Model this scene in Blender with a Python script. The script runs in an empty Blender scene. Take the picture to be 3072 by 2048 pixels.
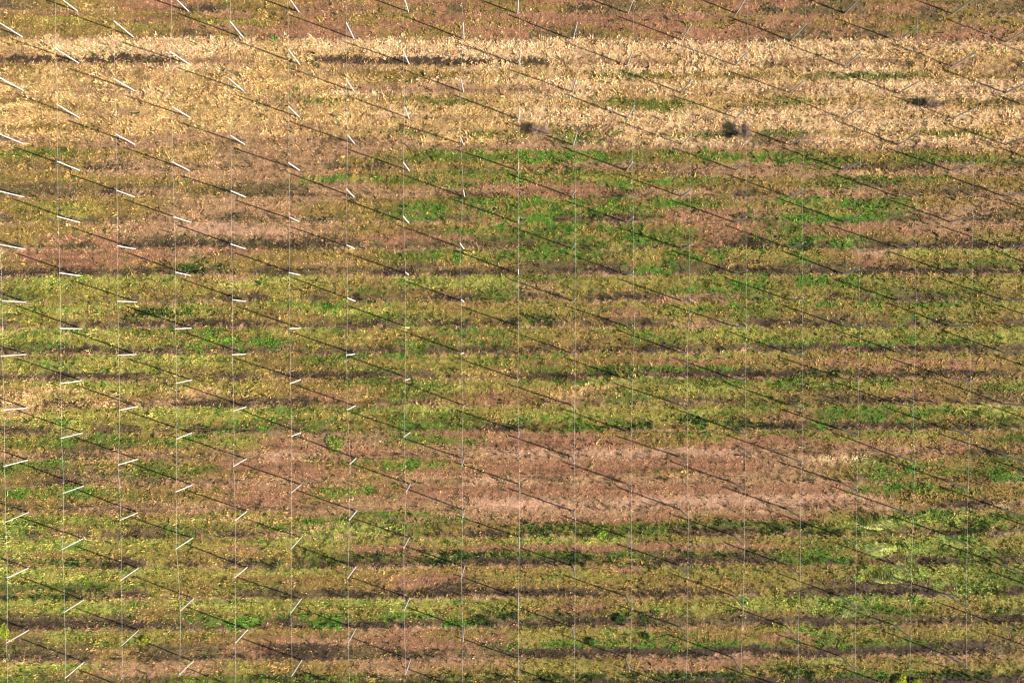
import bpy, math, random
import numpy as np
from mathutils import Vector, Quaternion

rng = np.random.default_rng(7)
random.seed(7)
scene = bpy.context.scene
col = scene.collection

# ------------------------------------------------------------------ camera
H = 92.0                        # flying height of the drone, metres
F = 2048.0                      # focal length in pixels of the 3072 px wide photo
NX, NY = 1516.0, 992.0          # where the straight-down direction meets the picture
d_cam = Vector(((NX - 1536) / F, -(NY - 1024) / F, -1.0)).normalized()
R = d_cam.rotation_difference(Vector((0, 0, -1)))
cd = bpy.data.cameras.new('camera')
cam = bpy.data.objects.new('camera', cd)
col.objects.link(cam)
cam.location = (0, 0, H)
cam.rotation_mode = 'QUATERNION'
cam.rotation_quaternion = R
cd.sensor_width = 36.0
cd.lens = 24.0
cd.clip_start = 1.0
cd.clip_end = 8000
scene.camera = cam
scene.cycles.filter_width = 1.1
RM = np.array(R.to_matrix())

def unproj(px, py):
    """ground point (z = 0) seen at a pixel of the 3072 x 2048 photo"""
    v = np.array([(px - 1536) / F, -(py - 1024) / F, -1.0])
    w = RM @ v
    t = -H / w[2]
    return w[0] * t, w[1] * t

# ------------------------------------------------------------------ rows and columns of the plantation
row_l = [-46, 33, 112.6, 190, 272.6, 351.7, 432.6, 511, 591, 668, 747.7, 827, 905.5, 984, 1063.8, 1140.6, 1221, 1299,
         1378, 1455.7, 1536, 1613.7, 1704, 1798, 1889.6, 1984, 2078]
row_r = [-37, 43, 124, 200, 278.5, 356.5, 435.5, 511.5, 590, 666, 744.5, 822, 900, 977.5, 1055.5, 1133, 1211, 1288.5,
         1367, 1446.5, 1524.5, 1606, 1692, 1784, 1873, 1966, 2058]
NR = len(row_l)
ROWL = [unproj(150, y) for y in row_l]
ROWR = [unproj(2700, y) for y in row_r]

def row_y(i, x):
    (x0, y0), (x1, y1) = ROWL[i], ROWR[i]
    return y0 + (y1 - y0) * (x - x0) / (x1 - x0)

COLX = [unproj(73 + 163.4 * k + 11 * (1 - ((k - 9) / 9) ** 2), 590)[0] for k in range(-2, 22)]      # index k + 2
MPP = H / F

# ------------------------------------------------------------------ ground cover map, four bands per lane, 24 cells across
LANES = """
oooBoooBBoooBBoBBooBooBo oBooBBoooBBBoBBBoBBoBooB kooBBooBoBBoBBkoBBBkoBkk kkoBkkokBokkokkBokkkBkok
oBoooBoBooBBBBBBBoBBokoo oOoBoOoBoBBoBBBBoBBoBoBo oooOBBBBBBoBBoBBBBkBoOBB kkookokkBookkkoBBBkkkBkB
sSSSSSsSSSSSSSSSSSSSSSSS sSSSSSsSSSSSSSSSSSSSsSss tsSSSssssSSSSSSsSSSSSsss DDDDttkDDDDDktttkktttktk
osstSsostssSsSSSSssSSsst sstsssstooosssgooosggoso ssstsssssoSsSSSsSSsSSSSS sstssssstttttSsSsStSSStS
tstSssssSsssSSsssssSsSSS ossssstgsogsssggssgsskok sossssssssssSsogsosSsSss sstssssssSssSSSSSSSSSsSS
ssssssssssssSSsSSSSSSSSS oossssttssssskSSSsSSSSss ssssttsssgsgsgssgkgssogs tstttttttssstkSSSktSSSSS
oottottttttttttttttsttts ggoosttttogGGGGGGGgoogoo oottotttogggGGgoGGGgoggg kokttktkkoooottktttkkkto
oottttttooggGgokttttsttt ooootttGGgoGoGGGgoogggoo kkokokkttoGBBBGGooogkoko kkktkkktttttBBkttktttkkt
oooottttooggGGGGgtGGGoot OOootttooGGGGGGGgoGGGott oOoottBoogGgGGgBBtGGGttk kkkttktkkkkokkkBkkkkkkkk
oottPPttoooGGGgoBBgBBttt oottPPPtoBgGgGGgBBgBoBto oBBkkttkBBBggGGgBkGGkoBO kkkDDkkkkkkkkgGkkDdkkkDD
BBBBtBooogGGGGgOGOGoPLOL BBBBtoooogGGgGoGGoGoBOoO oBBodootokookkkGkokkBogg DDkDkkkkkkkkkkkkkDkkDDkk
LLLLotLOoLLLgOOOOGGGOoOO LLOOoLOOoLLLtOOOGGGgGoOO gOOoOoOogoogtOogGgOOgkgo kkkkkkkkkkDkkkkttkkkkkkk
LOLoLoLGGOooOoOOOGOGGGGO LLodLOoLLOoOOOBOGgOoOOOO OOodOoooggOodoBOogokoGOo kkkkDDkkkkkkdkkktkkkkkkk
LGLgGGOLoOGGOogOGLOOLOOO OLOoGGOOOooGOooGLLOOOgOL gGLOgGGOogGGooogoOGGGGgO kDkkkkkkkkkDkDkDkkkkkkkk
OGLLLOogGGOOGGoOLOOoOoOo LLOOLOogoOOgoooBBooBoBBo OLOLoOoogOOogGgGgGooBoBo kkDkkkkDDkkkDDdkDDDdkkkk
OLLOOOooggOOGGLggGGOGooO ssLOsOooogLoosOOLOggOoog sOsotooBogoBosgOOOokoBok sDktDDkkkkkkktgkkOkkkkkk
sOOLLLGOgLLOOOOOOgOGGOLL sLOOLLLOOGgoLLOOLOBgGGgL OLOOGGGgoGgoGGGLdoBGGGog kkkkDkkkkkkDdGgdGdkkDDkg
OgGoGOtttgBBBBooGogoGLoo gGggGOBttggBBBBoOBBOooog okkoooBBBotBBBBoBBBBBoBo tkttktPtkttPPPPPPPttttkk
gGogoBBoGGBBBBBBBBtSgoog gkoggBBBoGoBBBBBBBttGGog okkgooBBoBBBBBBoBBtoGGgG kktkttttkttPtttttttkkook
GGoooBBoGBBBBBBBBBBBGGoo GGgooBBGGBBBBBBBBBBBGGgo oookoBBotBtPPtPPPPPPtooo kktttttttttPPPPPPPPttkkk
OOoooOotgGtttttBtttotGGo gLgOOsOGGtgBBBBBoBBOgTTg goOkgogsTgoodgggdgdOTTdG kkkkkktTTkkkddkkkkkgGkdk
LLOLOOLLOOLOLLLoOoOOOTGO LLOOOBOOBBoBBBBBtBogTTTO oooOooogdBddgdgkdkgGoTgg kdkkkkdkkkkkkddkkDkkkkkk
LOLLOOLOoooooOBOOOooTTLG OLOOOooooBBOOOOoOOOoTTLg gggOogoooBDoooooooOkDkTgB ddkkkkkkkDDkDDkDkkkkkkkk
LLLOLLOLLLLOOooOOLLLTTOO OLLooLOOOLoLoBoLOLLTGGoO kkkogGGGGGGddkdkOkogggog DDDDkkkkkkkkkkkkkkkkkkkD
oLOOOoootBooOoLoooLOGoOO kOGOooBtBBoBOOOgooBGOoOo kkokkBDDkBBkGGGGGGGGggDk DkkDkkDDkkkkDDDDDDDkDDkk
LLtttOootBttOOoBtBoLoOto gotttOoottooOOotBogOoOoO gkkkggdgdkddddddddddGgdd DDDDkkDDDDDDDDDDDDDDDDDD
"""
CLS = 'SstBoOLgGTDdPk'
grid = []
for ln in LANES.split('\n'):
    p = ln.split()
    if p:
        for b in p:
            grid.append([CLS.index(c) for c in (b + b[-1] * 24)[:24]])
GRID = np.array(grid, dtype=np.int64)                       # 4 * 26 lines
NB = GRID.shape[0]

# band boundaries (fractions of a lane): verge, mown sward, lower sward, herbicide strip along the poles
TB = np.array([0.0, 0.24, 0.48, 0.69, 1.0])

RL = np.array(ROWL); RR = np.array(ROWR)
def lane_coord(x, y):
    """continuous band coordinate (0 .. 4*26) of a ground point"""
    m = (RR[:, 1] - RL[:, 1]) / (RR[:, 0] - RL[:, 0])
    out = np.zeros_like(x)
    # rows are nearly parallel: shear y by the slope interpolated over y
    ym = RL[:, 1] + m * (0 - RL[:, 0])
    mm = np.interp(-y, -ym, m)
    y0 = y - mm * x
    u = np.interp(-y0, -ym, np.arange(NR, dtype=float), left=0.0, right=NR - 1.0)
    lo = y0 > ym[0]; u[lo] = (-(y0[lo] - ym[0]) / 3.6)
    hi = y0 < ym[-1]; u[hi] = NR - 1 + (ym[-1] - y0[hi]) / 4.2
    lane = np.floor(u); t = u - lane
    return lane, t

def vnoise(x, y, scale, seed):
    """smooth value noise in -1 .. 1"""
    r = np.random.default_rng(seed)
    n = 257
    g = r.uniform(-1, 1, (n, n))
    fx = x / scale + 1000.37; fy = y / scale + 1000.71
    ix = np.floor(fx).astype(np.int64); iy = np.floor(fy).astype(np.int64)
    tx = fx - ix; ty = fy - iy
    tx = tx * tx * (3 - 2 * tx); ty = ty * ty * (3 - 2 * ty)
    a = g[ix % n, iy % n]; b = g[(ix + 1) % n, iy % n]
    c = g[ix % n, (iy + 1) % n]; d = g[(ix + 1) % n, (iy + 1) % n]
    return (a * (1 - tx) + b * tx) * (1 - ty) + (c * (1 - tx) + d * tx) * ty

XL = unproj(0, 990)[0]; XR = unproj(3072, 990)[0]
def cover(x, y, jit=1.0, seed=3):
    """ground cover class of every point: the map, blurred by patchy and by per-point jitter"""
    n = len(x)
    r = np.random.default_rng(seed)
    wx = vnoise(x, y, 2.6, 11) * 1.5 + vnoise(x, y, 0.9, 12) * 0.9 + r.normal(0, 2.6, n) * jit
    wy = vnoise(x, y, 9.0, 21) * .16 + vnoise(x, y, 1.7, 13) * 0.22 + vnoise(x, y, 0.55, 14) * 0.16 + r.normal(0, 0.26, n) * jit
    lane, t = lane_coord(x, y + wy)
    b = np.searchsorted(TB, t, side='right') - 1
    b = np.clip(b, 0, 3)
    li = np.clip(lane, 0, 25).astype(np.int64)
    far = (lane < 0) | (lane > 25)
    li[far] = (np.abs(lane[far]).astype(np.int64) * 7 + 3) % 26
    c = (x + wx - XL) / (XR - XL) * 24
    ci = np.floor(c).astype(np.int64)
    out = (ci < 0) | (ci > 23)
    ci[out] = (ci[out] * 5 + 2) % 24
    k = GRID[li * 4 + b, ci]
    # green grows in thin streaks, never as a solid sheet
    gs = vnoise(x, y * 2.2, 1.5, 19) + vnoise(x, y * 1.6, .5, 20) * .8 + r.normal(0, .35, n) * jit
    isg = (k == CLS.index('G')) | (k == CLS.index('d'))
    k = np.where(isg & (gs < -.15), np.where(vnoise(x, y, 2.0, 22) > 0, CLS.index('O'), CLS.index('o')), k)
    k = np.where(isg & (gs >= -.15) & (gs < .2), CLS.index('g'), k)
    k = np.where((k == CLS.index('T')) & (gs < .1), CLS.index('L'), k)
    k = np.where((k == CLS.index('L')) & (gs > .75), CLS.index('G'), k)
    k = np.where((k == CLS.index('O')) & (gs > .95), CLS.index('g'), k)
    # the strip is overgrown from both sides in stretches
    ov = vnoise(x, lane * 4.1 + y * .0, 5.5, 17) + vnoise(x, y, 1.4, 18) * .7 + np.where(li < 9, .25, -.05)
    side = GRID[li * 4 + 2, ci]
    k = np.where((b == 3) & (k == CLS.index('k')) & (ov > .12), side, k)
    k = np.where((b == 3) & (k == CLS.index('k')) & (ov < -.55), CLS.index('D'), k)
    # bleached bare soil right along the post line, in broken stretches
    e = np.minimum(t, 1 - t) * 3.6
    br = vnoise(x, y * 0 + lane * 5.7, 9.0, 15) + vnoise(x, y, 1.3, 16) * .5
    m = (e < .14) & (br > -.3) & (k != CLS.index('S'))
    k = np.where(m, np.where(br > .5, CLS.index('P'), CLS.index('t')), k)
    return k, t

# reflectances (linear) of each cover class: mean colour and the odd colours mixed in
A = 0.62
def L(r, g, b):
    f = lambda v: ((v / 255.0) / 12.92 if v / 255.0 <= 0.04045 else ((v / 255.0 + 0.055) / 1.055) ** 2.4)
    return np.array([f(r), f(g), f(b)]) * A
PAL = {
    'S': [L(246, 206, 156), L(234, 192, 140), L(214, 172, 120), L(250, 220, 176)],
    's': [L(222, 182, 126), L(202, 162, 106), L(174, 142, 86), L(232, 196, 136)],
    't': [L(188, 148, 110), L(168, 128, 92), L(204, 166, 128), L(142, 112, 78)],
    'B': [L(172, 124, 94), L(154, 108, 82), L(192, 146, 112), L(128, 92, 68)],
    'o': [L(158, 130, 76), L(142, 120, 64), L(178, 144, 90), L(116, 104, 50)],
    'O': [L(174, 158, 82), L(154, 144, 68), L(194, 172, 98), L(116, 120, 50)],
    'L': [L(182, 176, 88), L(158, 160, 72), L(202, 192, 108), L(124, 142, 58)],
    'g': [L(122, 134, 58), L(100, 118, 48), L(152, 152, 74), L(56, 82, 42)],
    'G': [L(106, 152, 54), L(84, 134, 46), L(142, 170, 68), L(44, 88, 42)],
    'T': [L(176, 190, 96), L(150, 174, 80), L(190, 196, 112), L(120, 150, 64)],
    'D': [L(88, 70, 56), L(72, 58, 48), L(108, 88, 72), L(60, 56, 44)],
    'd': [L(58, 80, 42), L(46, 64, 36), L(80, 100, 48), L(68, 58, 46)],
    'P': [L(214, 168, 138), L(196, 150, 118), L(226, 184, 152), L(172, 130, 102)],
    'k': [L(122, 100, 72), L(102, 84, 58), L(142, 120, 90), L(100, 100, 54)],
}
PALA = np.array([PAL[c] for c in CLS])                     # 14 x 4 x 3
MEAN = PALA.mean(1)
#        S     s    t    B    o    O    L    g    G    T    D    d    P    k
HT = np.array([.14, .13, .09, .07, .11, .12, .13, .13, .13, .22, .06, .20, .05, .08])    # blade length, m

# ------------------------------------------------------------------ materials
def new_mat(name):
    m = bpy.data.materials.new(name); m.use_nodes = True
    return m, m.node_tree.nodes, m.node_tree.links

def ground_mat():
    m, n, l = new_mat('field_soil_and_litter')
    b = n['Principled BSDF']
    at = n.new('ShaderNodeAttribute'); at.attribute_name = 'cover'
    tc = n.new('ShaderNodeNewGeometry')
    n1 = n.new('ShaderNodeTexNoise'); n1.inputs['Scale'].default_value = 5.5; n1.inputs['Detail'].default_value = 5
    n2 = n.new('ShaderNodeTexNoise'); n2.inputs['Scale'].default_value = 1.3; n2.inputs['Detail'].default_value = 4
    l.new(tc.outputs['Position'], n1.inputs['Vector']); l.new(tc.outputs['Position'], n2.inputs['Vector'])
    r1 = n.new('ShaderNodeMapRange'); r1.inputs[1].default_value = .3; r1.inputs[2].default_value = .7
    r1.inputs[3].default_value = .55; r1.inputs[4].default_value = 1.25
    l.new(n1.outputs['Fac'], r1.inputs[0])
    r2 = n.new('ShaderNodeMapRange'); r2.inputs[1].default_value = .3; r2.inputs[2].default_value = .7
    r2.inputs[3].default_value = .8; r2.inputs[4].default_value = 1.15
    l.new(n2.outputs['Fac'], r2.inputs[0])
    mu = n.new('ShaderNodeMath'); mu.operation = 'MULTIPLY'
    l.new(r1.outputs[0], mu.inputs[0]); l.new(r2.outputs[0], mu.inputs[1])
    mx = n.new('ShaderNodeVectorMath'); mx.operation = 'SCALE'
    l.new(at.outputs['Color'], mx.inputs[0]); l.new(mu.outputs[0], mx.inputs['Scale'])
    l.new(mx.outputs[0], b.inputs['Base Color'])
    b.inputs['Roughness'].default_value = .95
    b.inputs['Specular IOR Level'].default_value = .1
    bp = n.new('ShaderNodeBump'); bp.inputs['Strength'].default_value = .7; bp.inputs['Distance'].default_value = .08
    l.new(n1.outputs['Fac'], bp.inputs['Height']); l.new(bp.outputs[0], b.inputs['Normal'])
    return m

def blade_mat(name, trans):
    m, n, l = new_mat(name)
    n.remove(n['Principled BSDF'])
    out = n['Material Output']
    at = n.new('ShaderNodeAttribute'); at.attribute_name = 'cover'
    d = n.new('ShaderNodeBsdfDiffuse'); t = n.new('ShaderNodeBsdfTranslucent'); mx = n.new('ShaderNodeMixShader')
    mx.inputs[0].default_value = trans
    l.new(at.outputs['Color'], d.inputs['Color']); l.new(at.outputs['Color'], t.inputs['Color'])
    l.new(d.outputs[0], mx.inputs[1]); l.new(t.outputs[0], mx.inputs[2]); l.new(mx.outputs[0], out.inputs[0])
    return m

def concrete_mat():
    m, n, l = new_mat('pale_concrete')
    b = n['Principled BSDF']
    tc = n.new('ShaderNodeTexCoord'); oi = n.new('ShaderNodeObjectInfo')
    no = n.new('ShaderNodeTexNoise'); no.inputs['Scale'].default_value = 3.0; no.inputs['Detail'].default_value = 4
    l.new(tc.outputs['Object'], no.inputs['Vector'])
    cr = n.new('ShaderNodeValToRGB')
    cr.color_ramp.elements[0].position = .3; cr.color_ramp.elements[0].color = (.19, .188, .18, 1)
    cr.color_ramp.elements[1].position = .7; cr.color_ramp.elements[1].color = (.29, .287, .275, 1)
    l.new(no.outputs['Fac'], cr.inputs[0])
    hs = n.new('ShaderNodeHueSaturation')
    r = n.new('ShaderNodeMapRange'); r.inputs[3].default_value = .82; r.inputs[4].default_value = 1.12
    l.new(oi.outputs['Random'], r.inputs[0]); l.new(r.outputs[0], hs.inputs['Value'])
    l.new(cr.outputs[0], hs.inputs['Color']); l.new(hs.outputs[0], b.inputs['Base Color'])
    b.inputs['Roughness'].default_value = .8
    return m

def wire_mat():
    m, n, l = new_mat('galvanised_wire')
    b = n['Principled BSDF']
    tc = n.new('ShaderNodeTexCoord'); no = n.new('ShaderNodeTexNoise'); no.inputs['Scale'].default_value = .6
    l.new(tc.outputs['Object'], no.inputs['Vector'])
    cr = n.new('ShaderNodeValToRGB')
    cr.color_ramp.elements[0].color = (.30, .30, .31, 1); cr.color_ramp.elements[1].color = (.5, .5, .5, 1)
    l.new(no.outputs['Fac'], cr.inputs[0]); l.new(cr.outputs[0], b.inputs['Base Color'])
    b.inputs['Roughness'].default_value = .5; b.inputs['Metallic'].default_value = .2
    return m

M_GROUND = ground_mat()
M_DRY = blade_mat('dry_straw', .25)
M_GREEN = blade_mat('green_leaf', .35)
M_LITTER = blade_mat('dead_leaf', .15)
M_CONC = concrete_mat()
M_WIRE = wire_mat()

def mesh_from(name, verts, faces, color=None, mat=None, smooth=False):
    """numpy arrays -> mesh; faces is (n, k)"""
    me = bpy.data.meshes.new(name)
    nv, (nf, k) = len(verts), faces.shape
    me.vertices.add(nv); me.vertices.foreach_set('co', verts.astype(np.float32).ravel())
    me.loops.add(nf * k); me.loops.foreach_set('vertex_index', faces.astype(np.int32).ravel())
    me.polygons.add(nf)
    me.polygons.foreach_set('loop_start', np.arange(0, nf * k, k, dtype=np.int32))
    me.polygons.foreach_set('loop_total', np.full(nf, k, dtype=np.int32))
    if smooth:
        me.polygons.foreach_set('use_smooth', np.ones(nf, dtype=bool))
    if color is not None:
        a = me.color_attributes.new('cover', 'FLOAT_COLOR', 'POINT')
        c = np.ones((nv, 4), dtype=np.float32); c[:, :3] = color
        a.data.foreach_set('color', c.ravel())
    me.update(calc_edges=True)
    if mat: me.materials.append(mat)
    return me

def put(name, me, label=None, cat=None, group=None, kind=None, parent=None, loc=None):
    o = bpy.data.objects.new(name, me); col.objects.link(o)
    if label: o['label'] = label
    if cat: o['category'] = cat
    if group: o['group'] = group
    if kind: o['kind'] = kind
    if parent: o.parent = parent
    if loc is not None: o.location = loc
    return o

# ------------------------------------------------------------------ ground
def relief(x, y):
    lane, t = lane_coord(x, y)
    d = np.minimum(t, 1 - t)
    z = -0.05 * np.exp(-((t - .86) / .08) ** 2) + 0.04 * np.exp(-((t - .6) / .12) ** 2)
    z += vnoise(x, y, .7, 31) * .03 + vnoise(x, y, 2.7, 32) * .05 + vnoise(x, y, .36, 33) * .045
    fade = np.exp(-np.maximum(np.abs(x) - 90, 0) / 20) * np.exp(-np.maximum(np.abs(y) - 65, 0) / 20)
    return z * fade

def axis(half, step, far):
    a = list(np.arange(-half, half + 1e-6, step))
    s = step; p = a[-1]; ext = []
    while p < far:
        s *= 1.3; p += s; ext.append(p)
    return np.array([-e for e in ext[::-1]] + a + ext)
gx = axis(78, .24, 3000); gy = axis(54, .24, 3000)
X, Y = np.meshgrid(gx, gy); xs = X.ravel(); ys = Y.ravel()
zs = relief(xs, ys)
cls, tt = cover(xs, ys, jit=.55, seed=5)
_l, _t = lane_coord(xs, ys)
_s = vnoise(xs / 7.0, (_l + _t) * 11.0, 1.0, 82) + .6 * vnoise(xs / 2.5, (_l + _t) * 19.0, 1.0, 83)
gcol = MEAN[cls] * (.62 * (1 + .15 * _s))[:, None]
nx_, ny_ = len(gx), len(gy)
ii = np.arange(nx_ * ny_).reshape(ny_, nx_)
fc = np.stack([ii[:-1, :-1].ravel(), ii[:-1, 1:].ravel(), ii[1:, 1:].ravel(), ii[1:, :-1].ravel()], 1)
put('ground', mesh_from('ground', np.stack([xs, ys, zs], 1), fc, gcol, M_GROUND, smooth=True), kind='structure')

# ------------------------------------------------------------------ grass, weeds and litter: real blades
NT = 480000                                                # tufts over the whole field, some with a green neighbour in dry grass
_r = np.random.default_rng(91)
TX = _r.uniform(-77, 77, NT); TY = _r.uniform(-53, 53, NT)
TC, _ = cover(TX, TY, jit=1.0, seed=92)
MIXED = np.array([CLS.index(q) for q in 'tkotkDodBg'])
sw = _r.random(NT) < .17
TC[sw] = MIXED[_r.integers(0, len(MIXED), sw.sum())]
TPICK = _r.choice(4, NT, p=[.4, .27, .2, .13])
TVAL = _r.lognormal(0, .32, NT) * (1 + vnoise(TX, TY, .8, 55) * .18)
LANE, LT = lane_coord(TX, TY)
STREAK = vnoise(TX / 7.0, (LANE + LT) * 11.0, 1.0, 82) + .6 * vnoise(TX / 2.5, (LANE + LT) * 19.0, 1.0, 83)
lo = (STREAK < -.72) & np.isin(TC, [CLS.index(q) for q in 'oOLgtB']); hi = (STREAK > .85) & np.isin(TC, [CLS.index(q) for q in 'oOBk'])
TC[lo] = CLS.index('k'); TC[hi] = CLS.index('t')
TVAL = np.minimum(TVAL * (1 + .16 * STREAK), 1.36)
THUE = _r.normal(0, .05, (NT, 3))
TH = HT[TC] * (1 + .2 * STREAK).clip(.5) * _r.lognormal(0, .42, NT) * (1 + vnoise(TX, TY, 1.1, 51) * .30 + vnoise(TX, TY, .42, 52) * .3)
TFLOW = vnoise(TX, TY, 3.0, 53) * 2.4 + vnoise(TX, TY, .9, 54) * 1.6 + 1.2

def blades(per, seed, keep, width=(.03, .06), lean=(.35, 1.35)):
    r = np.random.default_rng(seed)
    ids = np.nonzero(np.isin(TC, [CLS.index(q) for q in keep]))[0]
    ids = np.repeat(ids, per); n = len(ids)
    c = TC[ids]
    off = r.normal(0, 1, (n, 2)) * np.clip(TH[ids] * .55, .05, .16)[:, None]
    x = TX[ids] + off[:, 0]; y = TY[ids] + off[:, 1]
    ln = TH[ids] * r.lognormal(0, .25, n)
    th = r.uniform(*lean, n)
    out = np.arctan2(off[:, 1], off[:, 0])
    fl = TFLOW[ids] + r.normal(0, .5, n)
    az = np.where(r.random(n) < .5, out, fl)
    w = r.uniform(*width, n) * np.clip(ln / .18, .7, 1.6)
    z = relief(x, y) - .01
    dx, dy = np.cos(az) * np.sin(th) * ln, np.sin(az) * np.sin(th) * ln
    dz = np.cos(th) * ln
    pa = az + np.pi / 2 + r.normal(0, .5, n)
    px, py = np.cos(pa) * w, np.sin(pa) * w
    v = np.empty((n, 3, 3))
    v[:, 0] = np.stack([x - px, y - py, z], 1)
    v[:, 1] = np.stack([x + px, y + py, z + r.uniform(0, .03, n)], 1)
    v[:, 2] = np.stack([x + dx, y + dy, z + dz], 1)
    cc = PALA[c, TPICK[ids]] * (1 + THUE[ids]) * (TVAL[ids] * r.lognormal(0, .15, n))[:, None]
    cc = np.clip(cc, 0.004, .85)
    f = np.arange(n * 3).reshape(n, 3)
    return v.reshape(-1, 3), f, np.repeat(cc, 3, 0)

NBL = 5
v, f, c = blades(NBL, 201, 'SstP')
put('dry_grass', mesh_from('dry_grass', v, f, c, M_DRY), 'pale straw coloured dry grass matted over the lanes between the posts', 'grass', kind='stuff')
v, f, c = blades(NBL, 301, 'OLgGT')
put('green_grass', mesh_from('green_grass', v, f, c, M_GREEN), 'green and olive grass growing in strips between the post rows', 'grass', kind='stuff')
v, f, c = blades(NBL, 401, 'Bo', width=(.04, .08), lean=(.8, 1.5))
put('leaf_litter', mesh_from('leaf_litter', v, f, c, M_LITTER), 'reddish brown withered litter lying over the mown lanes', 'litter', kind='stuff')
v, f, c = blades(NBL, 501, 'Dkd', width=(.03, .07), lean=(.3, 1.4))
def stems(n, seed):
    """tall withered stalks left standing along the post lines"""
    r = np.random.default_rng(seed)
    nc = n // 6
    i = np.repeat(r.integers(0, NR, nc), 6); x = np.repeat(r.uniform(-77, 77, nc), 6); n = len(x)
    dxy = r.normal(0, .10, (n, 2)); x = x + dxy[:, 0]
    m = (RR[i, 1] - RL[i, 1]) / (RR[i, 0] - RL[i, 0])
    y = RL[i, 1] + m * (x - RL[i, 0]) + .45 + np.repeat(r.normal(0, .38, nc), 6) + dxy[:, 1]
    k = vnoise(x, y, 2.2, 61) + vnoise(x, i * 3.3, 8.0, 62) * .8 > -.1
    k &= y < RL[6, 1] + 2
    x, y = x[k], y[k]; n = len(x)
    h = r.uniform(.25, .8, n); az = r.uniform(0, 6.28, n); tl = h * r.uniform(.1, .5, n)
    pa = r.uniform(0, 6.28, n); w = r.uniform(.015, .04, n)
    z = relief(x, y) - .02
    v = np.empty((n, 3, 3))
    v[:, 0] = np.stack([x - np.cos(pa) * w, y - np.sin(pa) * w, z], 1)
    v[:, 1] = np.stack([x + np.cos(pa) * w, y + np.sin(pa) * w, z], 1)
    v[:, 2] = np.stack([x + np.cos(az) * tl, y + np.sin(az) * tl, z + h], 1)
    cc = np.array([L(150, 122, 96), L(120, 98, 78), L(100, 104, 60), L(84, 70, 58)])[r.integers(0, 4, n)]
    return v.reshape(-1, 3), np.arange(n * 3).reshape(n, 3), np.repeat(cc, 3, 0)
v2, f2, c2 = stems(90000, 601)
f = np.concatenate([f, f2 + len(v)]); v = np.concatenate([v, v2]); c = np.concatenate([c, c2])
put('row_weeds', mesh_from('row_weeds', v, f, c, M_LITTER), 'dark weeds and dead stems along the bare strips under the posts', 'weeds', kind='stuff')

# ------------------------------------------------------------------ posts
ORD = ['', 'first', 'second', 'third', 'fourth', 'fifth', 'sixth', 'seventh', 'eighth', 'ninth', 'tenth', 'eleventh', 'twelfth',
       'thirteenth', 'fourteenth', 'fifteenth', 'sixteenth', 'seventeenth', 'eighteenth', 'nineteenth', 'twentieth',
       'twenty-first', 'twenty-second', 'twenty-third', 'twenty-fourth', 'twenty-fifth', 'twenty-sixth', 'twenty-seventh']
PH = 4.5
def post_mesh():
    prof = [(-.3, .09), (.0, .089), (.04, .088), (1.5, .084), (3.0, .080), (4.40, .076), (4.47, .072), (PH, .06)]
    ns = 10; vs = []; fs = []
    for z, r in prof:
        for a in range(ns):
            an = 2 * math.pi * (a + .5) / ns
            vs.append((r * math.cos(an), r * math.sin(an), z))
    for i in range(len(prof) - 1):
        for a in range(ns):
            b = (a + 1) % ns
            fs.append((i * ns + a, i * ns + b, (i + 1) * ns + b, (i + 1) * ns + a))
    fs.append(tuple((len(prof) - 1) * ns + a for a in range(ns)))
    fs.append(tuple(range(ns))[::-1])
    me = bpy.data.meshes.new('trellis_post'); me.from_pydata(vs, [], fs); me.update()
    me.materials.append(M_CONC)
    return me
POST = post_mesh()
WORD = {'S': 'straw grass', 's': 'dry grass', 't': 'tan stubble', 'B': 'brown litter', 'o': 'brown grass', 'O': 'olive grass',
        'L': 'yellow-green grass', 'g': 'green grass', 'G': 'vivid green grass', 'T': 'tall grass', 'D': 'dark soil',
        'd': 'dark weeds', 'P': 'pale soil', 'k': 'grey-brown soil'}

def px_of(p):
    v = RM.T @ (np.array(p) - np.array([0, 0, H]))
    return 1536 + F * v[0] / -v[2], 1024 - F * v[1] / -v[2]

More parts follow.
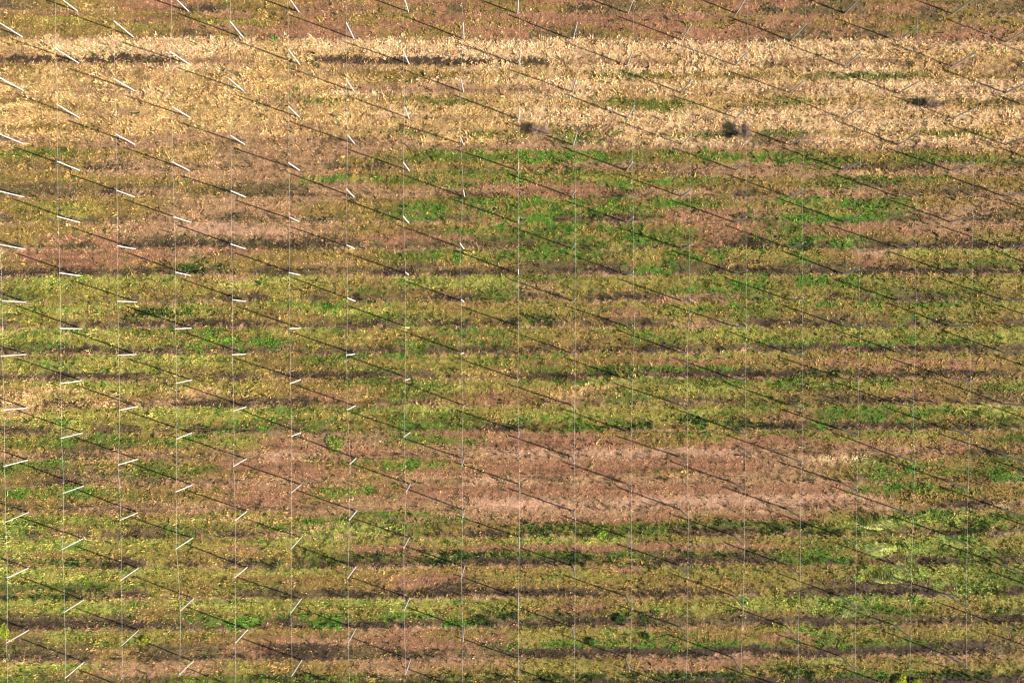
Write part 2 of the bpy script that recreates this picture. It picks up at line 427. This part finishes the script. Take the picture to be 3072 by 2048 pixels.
tops = {}
rowcount = 0
for i in range(NR):
    n_in = 0
    for k in range(-1, 21):
        if (k + i) % 2 == 0: pass
        else: continue
        kk = k - 0
        # posts stand on every second column, alternating from row to row
        x = COLX[kk + 2] + random.gauss(0, .05)
        y = row_y(i, x) + random.gauss(0, .05)
        bx, by = px_of((x, y, 0))
        # the southern posts lean in a little, the northern ones out
        ratio = np.interp(by, [100, 700, 1100, 1900], [.0515, .0487, .0480, .0440]) - PH / H
        lx = ratio * (bx - NX) * MPP + random.gauss(0, .10)
        ly = -ratio * (by - NY) * MPP + random.gauss(0, .10)
        tx, ty = px_of((x + lx, y + ly, PH))
        seen = -5 < bx < 3077 and -5 < by < 2053
        sh = px_of((x - 8.6, y + 2.9, 0))
        tops[(i, k)] = (x + lx, y + ly, PH - .05)
        if not seen and not (-20 < sh[0] < 3090 and -20 < sh[1] < 2060):
            continue
        o = put('trellis_post', POST)
        o.location = (x, y, 0)
        o.rotation_mode = 'QUATERNION'
        o.rotation_quaternion = Vector((0, 0, 1)).rotation_difference(Vector((lx, ly, PH)).normalized())
        o.scale.z = random.gauss(1, .012)
        o.rotation_quaternion = o.rotation_quaternion @ Quaternion((0, 0, 1), random.uniform(0, 6.28))
        o['category'] = 'post'
        if seen:
            n_in += 1
            if n_in == 1: rowcount += 1
            c, _ = cover(np.array([x - .3]), np.array([y - .5]), jit=0)
            w = WORD[CLS[c[0]]]
            look = 'white sunlit' if bx < 1450 else ('grey shaded' if bx > 1600 else 'foreshortened grey')
            o['label'] = f'{look} post, {ORD[n_in]} from left in the {ORD[rowcount]} post row from top'
            o['group'] = 'posts set out in staggered rows'
        else:
            o['label'] = 'post just beyond the edge of the photo whose shadow reaches in'
            o['group'] = 'posts beyond the edge'

# ------------------------------------------------------------------ wires over the post tops
def tube(pts, r, ns=5):
    vs = []; fs = []
    for p in pts:
        for a in range(ns):
            an = 2 * math.pi * a / ns
            vs.append((p[0] + r * math.cos(an), p[1], p[2] + r * math.sin(an)))
    for i in range(len(pts) - 1):
        for a in range(ns):
            b = (a + 1) % ns
            fs.append((i * ns + a, i * ns + b, (i + 1) * ns + b, (i + 1) * ns + a))
    me = bpy.data.meshes.new('trellis_wire'); me.from_pydata(vs, [], fs); me.update()
    me.materials.append(M_WIRE)
    for p in me.polygons: p.use_smooth = True
    return me
nw = 0
for k in range(-1, 20):
    P = [tops[(i, k)] for i in range(NR) if (i, k) in tops]
    pts = []
    for a, b in zip(P[:-1], P[1:]):
        for s in range(6):
            t = s / 6
            pts.append((a[0] + (b[0] - a[0]) * t, a[1] + (b[1] - a[1]) * t, a[2] + (b[2] - a[2]) * t - .12 * 4 * t * (1 - t)))
    pts.append(P[-1])
    mx = px_of(pts[len(pts) // 2])[0]
    if not (0 < mx < 3072): continue
    nw += 1
    put('trellis_wire', tube(pts, .0058), f'thin pale wire strung over the post tops, {ORD[nw]} wire from the left', 'wire',
        group='wires across the field')

# ------------------------------------------------------------------ single plants
def twig_mat(name, c1, c2):
    m, n, l = new_mat(name)
    b = n['Principled BSDF']
    tc = n.new('ShaderNodeTexCoord'); no = n.new('ShaderNodeTexNoise'); no.inputs['Scale'].default_value = 4
    l.new(tc.outputs['Object'], no.inputs['Vector'])
    cr = n.new('ShaderNodeValToRGB')
    cr.color_ramp.elements[0].position = .35; cr.color_ramp.elements[0].color = (*c1, 1)
    cr.color_ramp.elements[1].position = .65; cr.color_ramp.elements[1].color = (*c2, 1)
    l.new(no.outputs['Fac'], cr.inputs[0]); l.new(cr.outputs[0], b.inputs['Base Color'])
    b.inputs['Roughness'].default_value = .9
    return m
M_TWIG = twig_mat('bare_twigs', L(140, 114, 98), L(190, 160, 138))

def bare_shrub(px, py, rx, ry, h, label, n=420):
    """leafless bush: stems fanning out from one root, each forking into thin twigs"""
    x0, y0 = unproj(px, py)
    vs = []; fs = []
    def stick(p, q, r0, r1):
        a = Vector(q) - Vector(p); u = a.orthogonal().normalized(); w_ = a.cross(u).normalized()
        b = len(vs)
        for c_, r_ in ((p, r0), (q, r1)):
            for k_ in range(3):
                an = 2.094 * k_
                vs.append(tuple(Vector(c_) + (u * math.cos(an) + w_ * math.sin(an)) * r_))
        for k_ in range(3):
            e = (k_ + 1) % 3
            fs.append((b + k_, b + e, b + 3 + e, b + 3 + k_))
    for q in range(n // 10):
        a = random.uniform(0, 6.28); rr = random.uniform(.2, .75)
        p1 = (math.cos(a) * rx * rr * .6, math.sin(a) * ry * rr * .6, h * random.uniform(.35, .6))
        stick((random.gauss(0, .08), random.gauss(0, .08), -.05), p1, .03, .018)
        for t in range(9):
            a2 = a + random.gauss(0, .7); r2 = min(1.1, rr + random.uniform(.05, .45))
            p2 = (math.cos(a2) * rx * r2, math.sin(a2) * ry * r2, h * random.uniform(.45, 1.0))
            stick(p1, p2, .016, .007)
            for u_ in range(3):
                mid = Vector(p1).lerp(Vector(p2), random.uniform(.3, .9))
                stick(tuple(mid), tuple(mid + Vector((random.gauss(0, .14), random.gauss(0, .14), random.uniform(.05, .25)))), .010, .004)
    me = bpy.data.meshes.new('bare_shrub'); me.from_pydata(vs, [], fs); me.update(); me.materials.append(M_TWIG)
    o = put('bare_shrub', me, label, 'shrub', 'bare shrubs in the dry grass', loc=(x0, y0, 0))
    o.rotation_euler.z = 0
bare_shrub(2222, 402, 1.15, 1.5, 1.5, 'dark leafless shrub standing in the straw grass, the densest of three', 380)
bare_shrub(1618, 396, 1.5, 1.0, 1.2, 'low wide leafless shrub in straw grass near the upper middle', 240)
bare_shrub(2790, 318, 1.2, .8, 1.1, 'small grey leafless shrub in straw grass towards the right edge', 200)

def leafy(px, py, rad, h, cols, label, name='weed_plant', n=500, leaf=.10, flat=1.0):
    """a leafy weed: many leaves through a low dome, and the stems they sit on"""
    x0, y0 = unproj(px, py)
    r = np.random.default_rng(int(px * 7 + py))
    a = r.uniform(0, 2 * np.pi, n); q = np.sqrt(r.random(n)) * rad * (1 + .3 * np.sin(3 * a + px))
    x = np.cos(a) * q; y = np.sin(a) * q * flat
    z = h * (1 - (q / rad / 1.3) ** 2).clip(.1) * r.uniform(.25, 1.0, n)
    s_ = leaf * r.uniform(.6, 1.4, n)
    az = a + r.normal(0, .8, n); el = r.uniform(-.2, .9, n)
    d = np.stack([np.cos(az) * np.cos(el), np.sin(az) * np.cos(el), np.sin(el)], 1)
    sd_ = np.stack([-np.sin(az), np.cos(az), r.normal(0, .35, n)], 1)
    p = np.stack([x, y, z], 1)
    v = np.empty((n, 4, 3))
    v[:, 0] = p; v[:, 1] = p + d * s_[:, None] + sd_ * s_[:, None] * .42
    v[:, 2] = p + d * (2 * s_)[:, None] - np.array([0, 0, .3]) * s_[:, None]; v[:, 3] = p + d * s_[:, None] - sd_ * s_[:, None] * .42
    pal = np.array(cols)
    cc = pal[r.integers(0, len(pal), n)] * r.lognormal(0, .25, n)[:, None]
    me = mesh_from(name, v.reshape(-1, 3), np.arange(n * 4).reshape(n, 4), np.repeat(np.clip(cc, .004, .85), 4, 0), M_GREEN)
    return put(name, me, label, 'plant', loc=(x0, y0, relief(np.array([x0]), np.array([y0]))[0]))
DG = [L(54, 86, 40), L(42, 70, 36), L(78, 108, 50)]
BG = [L(150, 176, 66), L(120, 156, 56), L(178, 190, 84)]
PG = [L(176, 192, 116), L(140, 172, 96), L(204, 206, 140), L(96, 136, 66)]
YG = [L(206, 196, 66), L(176, 180, 58), L(150, 168, 54)]
leafy(1805, 1598, .62, .5, BG, 'bright yellow-green plant on the dark strip in the lower middle')
leafy(1006, 1330, 1.1, .3, BG + [L(84, 120, 52), L(110, 140, 60)], 'loose green weed clump on brown ground between two post rows', n=600)
leafy(1856, 1852, .5, .55, DG, 'dark green bush on the brown strip near the bottom', n=450)
leafy(1772, 1922, .34, .5, DG, 'small dark green plant beside a post shadow at the bottom', n=260, flat=1.6)
leafy(1937, 1905, .32, .4, DG, 'small round dark plant on olive grass near the bottom', n=220)
leafy(10, 1895, .9, .4, BG + YG, 'lush yellow-green clump at the lower left edge', n=900)
leafy(436, 1917, .36, .4, YG, 'tiny yellow flowering plant at the lower left', n=240)
leafy(2700, 2040, .75, .7, YG, 'yellow-green bush at the bottom edge, right of centre', n=700)
leafy(2746, 2046, .6, .6, YG + BG, 'smaller yellow-green bush touching the bottom edge', n=500)

def lodged(px, py, rx, ry, label, n=800, pale=1.0):
    """long pale grass pressed flat in a swirl"""
    x0, y0 = unproj(px, py)
    r = np.random.default_rng(int(px + py))
    a = r.uniform(0, 2 * np.pi, n); q = np.sqrt(r.random(n))
    x = np.cos(a) * q * rx; y = np.sin(a) * q * ry
    az = vnoise(x + x0, y + y0, 1.6, 71) * 1.8 + 2.9 + r.normal(0, .3, n)
    ln = r.uniform(.5, 1.1, n); hz = r.uniform(.06, .2, n) * (1 - q * .5); w = r.uniform(.02, .04, n)
    d = np.stack([np.cos(az), np.sin(az)], 1); s_ = np.stack([-d[:, 1], d[:, 0]], 1)
    v = np.empty((n, 4, 3)); z0 = vnoise(x + x0, y + y0, .9, 72) * .16 + .1
    p = np.stack([x, y], 1)
    v[:, 0, :2] = p - s_ * w[:, None]; v[:, 1, :2] = p + s_ * w[:, None]; v[:, 0, 2] = v[:, 1, 2] = np.maximum(z0 - .1, -.03)
    m_ = p + d * (ln * .5)[:, None]
    v[:, 2, :2] = m_ + s_ * (w * .8)[:, None]; v[:, 2, 2] = z0 + hz
    e = p + d * ln[:, None]; v[:, 3, :2] = e; v[:, 3, 2] = z0 + hz * .55
    pal = np.array([L(204, 206, 124), L(184, 196, 104), L(232, 222, 166), L(140, 170, 80), L(92, 124, 56)])
    st = np.clip((vnoise(x + x0, y + y0, .8, 73) * 2 + 2.2 + r.normal(0, .7, n)), 0, 4).astype(int)
    cc = np.clip(pal[st] * pale, .004, .85)
    f_ = np.arange(n * 4).reshape(n, 4)
    tri = np.concatenate([f_[:, [0, 1, 2]], f_[:, [0, 2, 3]]])
    me = mesh_from('lodged_grass_clump', v.reshape(-1, 3), tri, np.repeat(cc, 4, 0), M_GREEN)
    put('lodged_grass_clump', me, label, 'grass clump', 'clumps of flattened tall grass', loc=(x0, y0, 0))
lodged(2630, 1572, 2.4, .8, 'pale flattened tall grass, topmost of the swirled clumps at right', 900, 1.25)
lodged(2648, 1648, 2.0, .95, 'palest swirled clump of flattened grass with near white blades', 1100, 1.5)
lodged(2660, 1735, 2.0, .7, 'flattened green clump lying below the palest swirled clump', 500)
lodged(2575, 1828, 1.9, .7, 'darker green flattened clump, lowest of the swirled ones', 500)

# ------------------------------------------------------------------ light
SUN_EL = math.radians(26.2)
ax = math.radians(-19.2)
sdir = Vector((math.cos(ax) * math.cos(SUN_EL), math.sin(ax) * math.cos(SUN_EL), math.sin(SUN_EL)))
sd = bpy.data.lights.new('sun', 'SUN'); sd.energy = 5.0; sd.angle = math.radians(.5); sd.color = (1, .915, .775)
so = bpy.data.objects.new('sun', sd); col.objects.link(so)
so.rotation_mode = 'QUATERNION'; so.rotation_quaternion = sdir.to_track_quat('Z', 'Y')
so.location = sdir * 300
w = bpy.data.worlds.new('World'); scene.world = w; w.use_nodes = True
nt = w.node_tree; bg = nt.nodes['Background']
sky = nt.nodes.new('ShaderNodeTexSky'); sky.sky_type = 'NISHITA'; sky.sun_disc = False
sky.sun_elevation = SUN_EL; sky.sun_rotation = math.atan2(sdir.x, sdir.y)
nt.links.new(sky.outputs[0], bg.inputs[0]); bg.inputs[1].default_value = .05
vs_ = scene.view_settings
scene.display_settings.display_device = 'sRGB'
vs_.view_transform = 'Standard'; vs_.look = 'None'; vs_.gamma = 1.0; vs_.use_curve_mapping = False
vs_.exposure = 2.15
